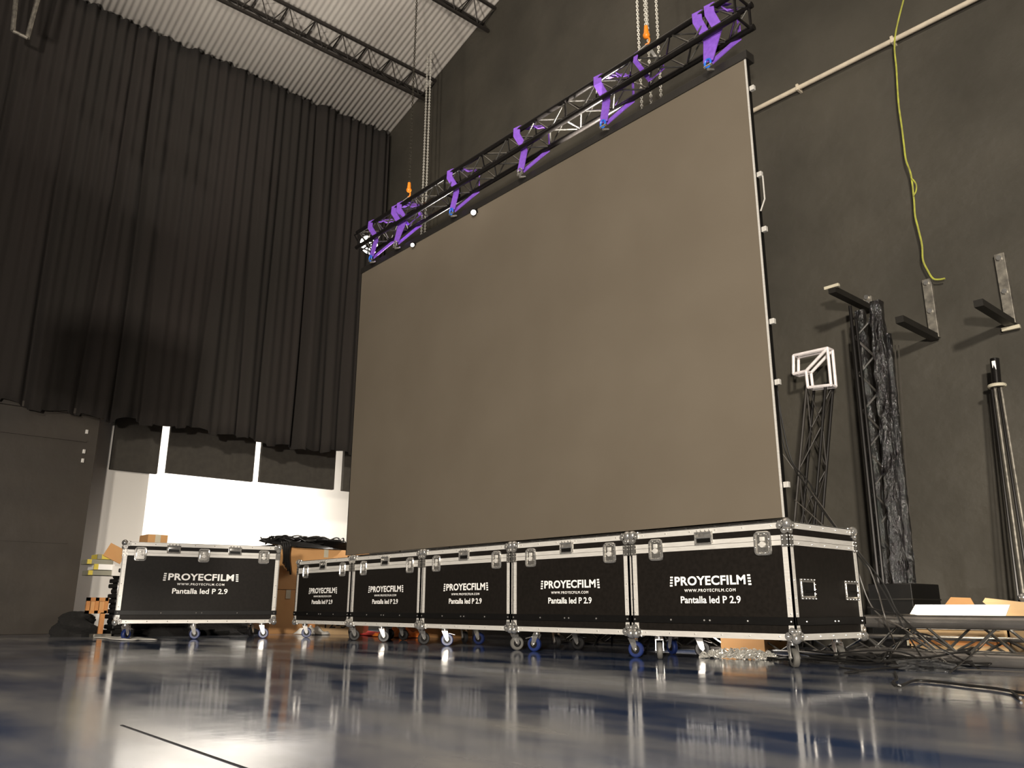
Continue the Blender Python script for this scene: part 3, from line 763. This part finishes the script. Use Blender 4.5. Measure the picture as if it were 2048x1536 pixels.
# box and chain heap seen under the nearest case
q = onZ(1405, 1303, 0); q2 = onY(1493, 1300, q.y)
t = thing('cardboard_box', ((q.x+q2.x)/2, q.y+.38, 0), 0, 'low brown cardboard box seen under the nearest flight case behind the chain heap', 'box')
w2 = (q2.x-q.x)/2
MB().box((-w2, -.15, 0), (w2, .15, .16), .002).build('box_body', m_card, t)
MB().box((-w2-.001, -.02, .16), (w2+.001, .02, .1615)).build('tape', m_endp, t)
rc = random.Random(11); mb = MB()
q, q2 = onZ(1410, 1316, 0), onZ(1550, 1320, 0)
for k in range(230):
    u = rc.random(); c = q.lerp(q2, u); hgt = .045*math.sin(PI*min(1, u*.9+.08))**.6
    c = c+Vector((rc.uniform(-.02, .02), rc.uniform(-.05, .06), .008+rc.random()*hgt))
    a = Vector((rc.uniform(-1, 1), rc.uniform(-1, 1), rc.uniform(-.6, .6))).normalized(); b = a.orthogonal().normalized()
    mb.tube([c+a*math.cos(2*PI*j/8)*.018+b*math.sin(2*PI*j/8)*.011 for j in range(8)], .0038, 4, closed=True)
tag(mb.build('chain_heap', m_chain, smooth=True), 'heap of bright steel chain on the floor under the nearest flight case', 'chain', kind='stuff')
# clear film lump on floor
def lump(name, c, rx, ry, rz, m, seed, n=28, amp=.25):
    rl = random.Random(seed); ph = [(rl.uniform(2, 6), rl.uniform(2, 6), rl.uniform(0, 6)) for _ in range(6)]
    def fn(u, v):
        th_, ph_ = u*2*PI, v*PI/2
        r = 1+sum(amp/3*math.sin(a*th_.__float__()//1*0+round(a)*th_+b*ph_*2+c_) for a, b, c_ in ph)*math.cos(ph_*.0)
        cz = math.sin(ph_)
        return (rx*r*math.cos(th_)*math.cos(ph_), ry*r*math.sin(th_)*math.cos(ph_), max(0, rz*cz*(1+.15*math.sin(round(ph[0][0])*th_)*math.cos(ph_))))
    mb = MB().grid(fn, n, n//2); bmesh.ops.remove_doubles(mb.bm, verts=mb.bm.verts, dist=1e-5)
    o = mb.build(name, m, smooth=True); o.location = c; return o
q = onZ(1830, 1343, 0)
tag(lump('plastic_film_scrap', q+Vector((0, .12, 0)), .17, .1, .055, m_clear, 2, amp=.5), 'crumpled clear plastic film lying before the floor truss', 'plastic film')

# ------------------------------------------------------------------ cables
def cable(pts, r, label, m=m_cable, n=8, cat='cable', group=None):
    base = Vector(pts[-1]); t = spline(pts, n)
    o = MB().tube([q-base for q in t], r, 6).build('cable' if cat == 'cable' else 'rope', m, smooth=True); o.location = base
    return tag(o, label, cat, group)
g = 'loose cables hanging from the screen edge down to the floor'
cable([onY(1550, 740, 5.1), onY(1562, 830, 5.15), onY(1583, 920, 5.2), onY(1618, 965, 5.2), onY(1650, 1025, 5.1), onY(1700, 1085, 4.95), onY(1765, 1165, 4.95), onY(1800, 1230, 4.95), onY(1870, 1290, 4.9), onZ(1960, 1338, .01)], .0055, 'uppermost black cable dropping from the screen edge past the nearest case', group=g)
cable([onY(1556, 800, 5.1), onY(1572, 905, 5.15), onY(1622, 985, 5.1), onY(1655, 1035, 5.0), onY(1738, 1140, 4.95), onY(1780, 1205, 4.93), onY(1810, 1260, 4.9), onZ(1850, 1325, .01)], .005, 'black cable following close below the uppermost one from the screen edge', group=g)
cable([onY(1563, 905, 5.1), onY(1600, 955, 5.15), onY(1635, 1000, 5.1), onY(1680, 1062, 5.0), onY(1730, 1120, 4.95), onY(1755, 1180, 4.92), onY(1775, 1250, 4.85), onZ(1800, 1312, .01)], .004, 'grey cable bending down behind the right corner of the nearest case', m_cableg, group=g)
cable([onY(1590, 1000, 5.1), onY(1640, 1045, 5.05), onY(1700, 1105, 4.92), onY(1745, 1215, 4.9), onY(1815, 1262, 4.88), onZ(1900, 1330, .01)], .004, 'thin grey cable crossing in front of the large floor truss', m_cableg, group=g)
cable([onY(1735, 1215, 4.9), onY(1790, 1228, 4.92), onY(1830, 1231, 5.3), onY(1852, 1240, 5.5)], .006, 'short cable running over the bright white sheet', m_cable)
fl = lambda L, z=.008: [onZ(x, y, z) for x, y in L]
cable(fl([(1790, 1344), (1794, 1358), (1786, 1364), (1800, 1371), (1830, 1361), (1880, 1364), (1930, 1370), (1985, 1376), (2022, 1382), (2060, 1388)]), .0055, 'dark rope lying loose on the floor at the lower right', m_cable, cat='rope')
cable(fl([(2022, 1382), (2034, 1391), (2041, 1396)]), .005, 'frayed short rope end at the lower right floor edge', m_cable, cat='rope')
rc = random.Random(21)
gg = 'tangled cables on the floor right of the cases'
labs = ['thick black cable lying at the front of the floor tangle', 'black cable looping under the nearest case corner', 'black cable arching in front of the open box', 'grey wire crossing the tangle behind the clear film', 'grey wire lying right of the clear film', 'black cable loop nearest the right edge of the tangle']
paths = [[(1680, 1335), (1720, 1341), (1690, 1346), (1750, 1338), (1830, 1334), (1900, 1330)],
         [(1590, 1305), (1620, 1318), (1680, 1322), (1750, 1318), (1800, 1310), (1850, 1296)],
         [(1770, 1330), (1820, 1320), (1880, 1325), (1925, 1318)],
         [(1740, 1306), (1790, 1311), (1830, 1300), (1880, 1290)],
         [(1850, 1330), (1900, 1338), (1960, 1340), (2060, 1345)],
         [(1900, 1345), (1960, 1332), (2000, 1318), (2060, 1330)]]
for i, pth in enumerate(paths):
    P = [onZ(x, y, .012) for x, y in pth]
    if i == 2: P = [P[0], P[1]+Vector((0, 0, .14)), P[2]+Vector((0, 0, .13)), P[3]]
    if i == 5: P = [P[0], P[1]+Vector((0, 0, .08)), P[2]+Vector((0, 0, .13)), P[3]]
    cable(P, .0055 if i < 3 else .004, labs[i], m_cable if i in (0, 1, 2, 5) else m_cableg, group=gg)

# ------------------------------------------------------------------ clutter at the left
def carton(x, y, w, d, h, z, rz, label, m=m_card, group=None, print_=None):
    t = thing('cardboard_box', (x, y, z), rz, label, 'box', group)
    MB().box((-w/2, -d/2, 0), (w/2, d/2, h), .003).build('box_body', m, t)
    MB().box((-w/2-.001, -.03, h), (w/2+.001, .03, h+.0015)).box((w/2, -.03, h*.8), (w/2+.0015, .03, h)).build('tape', m_endp, t)
    if print_:
        o = text_mesh('printed_number', print_, m_ink, t, .33, 0, h*.30, y=-d/2-.001, bold=.01, height=.10)
    return t
XC = -9.2
def cx(px, py): return onX(px, py, XC)
a, b = cx(545, 1262), cx(702, 1262)
zt1 = cx(640, 1098).z
carton(XC-.35, (4.42+5.65)/2, .7, 1.23, zt1-.5, .5, 0, 'large tan cardboard box behind the left end of the row, cable heap on top')
carton(XC-.3, 4.57, .6, .42, .495, 0, 0, 'tall tan cardboard box standing right of the lone flight case')
carton(XC-.45, 5.35, .6, .8, .495, 0, 0, 'dark carton in the shade left of the row behind the scraps', m_wood)
carton(-8.62, 4.98, .55, .32, .24, 0, R(48), 'low cardboard box printed with a number behind the far left case of the row', m_cardp, print_='12-50')
carton(-7.3, 5.35, .8, .3, .17, 0, R(5), 'low cardboard box on the floor behind the middle of the row')
p = onX(307, 1078, -9.95)
carton(-9.95, p.y, .3, .22, p.z+.04, 0, 0, 'tall narrow cardboard box peeking over the lone flight case', m_card)
# cable heap on carton
heap = lump('cable_heap', (XC-.33, 4.95, zt1+.0015), .34, .6, .15, m_cable, 4, amp=.3)
tag(heap, 'heap of black cables and bags on top of the large tan cardboard box', 'cable')
rc = random.Random(8); mb = MB()
for k in range(26):
    cy = rc.uniform(-.55, .3); pts = []
    r_ = rc.uniform(.12, .26); a0 = rc.uniform(0, 6)
    for j in range(9):
        an = a0+j*.75; pts.append((rc.uniform(-.02, .02)+.25*math.cos(an)*.9, cy+r_*math.sin(an), .05+.07*abs(math.sin(an*1.3+k))+rc.uniform(0, .04)))
    mb.tube(spline(pts, 4), .009, 5)
for k in range(4):
    mb.tube(spline([(.3, -.5+k*.03, .06), (.38, -.52+k*.03, .02), (.39, -.5+k*.02, -.12), (.385, -.5+k*.035, -.2-.04*k)], 5), .012, 5)
tag(mb.build('loose_cable', m_cable, heap, smooth=True), kind='stuff')
# red cloth and orange plastic behind row
q = onZ(700, 1268, 0)
def sheet(name, c, rx, ry, h, m, seed, label, cat):
    rl = random.Random(seed); k1, k2, p1 = rl.uniform(5, 9), rl.uniform(5, 9), rl.uniform(0, 6)
    def fn(u, v):
        x, y = (u-.5)*2, (v-.5)*2; edge = max(0, 1-max(abs(x), abs(y))**4)
        return (rx*x*(1+.1*math.sin(y*5+p1)), ry*y*(1+.12*math.sin(x*4)), .006+h*edge*(.5+.5*math.sin(x*k1+p1)*math.sin(y*k2)))
    o = MB().grid(fn, 26, 18).build(name, m, smooth=True, solid=.003); o.location = c
    return tag(o, label, cat)
sheet('red_cloth', (-8.1, 5.35, 0), .72, .38, .035, m_red, 3, 'red cloth lying on the floor behind the row of cases', 'cloth')
sheet('orange_bag', (-7.5, 5.0, 0), .3, .12, .10, m_oran, 5, 'orange plastic bag heaped on the floor behind the second case of the row', 'bag')
sheet('plastic_scrap', (-8.75, 4.72, 0), .2, .16, .10, m_foam, 9, 'crumpled whitish plastic on the floor left of the far case in the row', 'plastic film')
sheet('paper_scrap', (-8.62, 2.62, 0), .45, .16, .012, m_foam, 12, 'flattened whitish plastic sheet on the floor under the lone flight case', 'plastic film')
# black bag heap at far left and stuff behind left case
q = onZ(180, 1272, 0)
tag(lump('black_bag', (-9.7, 2.44, 0), .3, .2, .25, m_cloth, 14, amp=.3), 'heap of black cloth on the floor at the foot of the dark left panel', 'cloth')
tag(lump('black_bundle', (-9.35, 3.66, 0), .26, .62, .2, m_cloth, 17, amp=.3), 'low black bundle on the floor behind the lone flight case', 'cloth')
# orange wooden stand
XO = -9.35
t = thing('wooden_stand', (XO, 2.50, 0), 0, 'orange wooden board stand with two openings left of the lone flight case', 'stand')
L_ = lambda px, py: onX(px, py, XO)-Vector((XO, 2.50, 0))
y0_, y1_ = L_(174, 1200).y, L_(217, 1200).y; z1_ = L_(195, 1195).z; z0_ = z1_-.16
mb = MB()
mb.box((-.03, y0_, z1_-.035), (0, y1_, z1_)); mb.box((-.03, y0_, z0_), (0, y1_, z0_+.03))
for yy in (y0_, (y0_+y1_)/2-.02, y1_-.03): mb.box((-.03, yy, z0_), (0, yy+.035, z1_))
mb.build('slotted_head', m_wood, t)
MB().box((-.028, y0_+.01, z0_+.01), (-.02, y1_-.01, z1_-.01)).build('back_board', m_card, t)
MB().box((-.03, y1_-.06, .03), (0, y1_-.015, z0_+.01)).build('upright', m_wood, t)
MB().box((-.08, y1_-.12, 0), (.08, y1_+.05, .03), .004).build('foot', m_iron, t)
# black tower (stacked gear) with papers
XT = -9.45
t = thing('gear_tower', (XT, 2.85, 0), 0, 'stack of black ribbed gear standing behind the lone flight case', 'equipment')
mb = MB(); zz = .02
while zz < .66:
    mb.box((-.15, -.16-.02*math.sin(zz*40), zz), (.15, .35, zz+.045), .012); zz += .052
MB().box((-.14, -.13, 0), (.14, .34, .66)).build('core', m_cloth, t)
mb.build('ribs', m_black, t)
pk = 'packets stacked on the black gear'
for i, (px, py, w, h, m, lab) in enumerate(((204, 1146, .27, .05, m_paper, 'grey packet at the bottom of the stack left of the lone case'), (208, 1134, .2, .06, m_white, 'white packet with a yellow end in the stack left of the lone case'),
        (200, 1124, .25, .05, m_paper, 'grey packet second from the top of the stack'), (212, 1114, .17, .05, m_yel, 'yellow labelled packet on top of the stack left of the lone case'))):
    c = onX(px, py, XT+.1)
    t = thing('packet', (XT, c.y, c.z-h/2), 0, lab, 'packet', pk)
    MB().box((-.12, -w/2, 0), (.12, w/2, h), .004).build('wrapper', m, t)
    MB().box((.1, -w/2-.001, .002), (.121, -w/2+.04, h-.002)).build('end_label', m_yel if i != 3 else m_paper, t)
c = onX(237, 1142, XT+.14)
tag(MB().box((XT-.1, c.y-.06, c.z-.05), (XT+.14, c.y+.08, c.z+.05), .003).build('small_carton', m_wht), 'small white carton tucked behind the left edge of the lone flight case', 'box')
c = onX(232, 1107, XT+.14)
o = MB().box((-.01, -.1, -.08), (.0, .09, .08)).build('cardboard_sheet', m_card); o.location = c; o.rotation_euler = (R(-28), R(-20), 0)
tag(o, 'tilted brown cardboard sheet leaning at the left top corner of the lone flight case', 'cardboard')

# ------------------------------------------------------------------ unseen speaker on a pole, added to cast a soft shadow on the curtain
t = thing('shadow_speaker', (-3.5, -.5, 0), R(25), 'black speaker on a pole stand, added out of view to shadow the curtain', 'shadow_speaker')
MB().box((-.2, -.36, 1.66), (.2, .36, 2.12), .02).build('cabinet', m_black, t)
MB().box((-.215, -.33, 1.69), (-.2, .33, 2.09), .003).build('grille', m_cloth, t)
MB().cyl((0, 0, .6), (0, 0, 1.66), .02, 12).build('pole', m_truss, t)
for k in range(3): MB().cyl((0, 0, .9), (.5*math.cos(k*2.1), .5*math.sin(k*2.1), .01), .013, 8).build('leg', m_truss, t)
rc = random.Random(33); mb = MB(); q, q2 = onZ(1640, 1330, 0), onZ(1900, 1328, 0)
for k in range(34):
    c = q.lerp(q2, rc.random())+Vector((0, rc.uniform(-.12, .25), 0)); r_ = rc.uniform(.08, .28); a0 = rc.uniform(0, 6); st = rc.uniform(.5, .8)*(1 if rc.random() < .5 else -1)
    pts = [(c.x+r_*1.5*math.cos(a0+j*st), c.y+r_*.5*math.sin(a0+j*st), .008+.03*rc.random()+(.06*rc.random() if k % 4 == 0 else 0)) for j in range(rc.randint(5, 9))]
    mb.tube(spline(pts, 5), rc.choice((.004, .005, .006)), 5)
tag(mb.build('cable_tangle', m_cable, smooth=True), 'dark tangle of thin cables on the floor at the right end of the row', 'cable', kind='stuff')
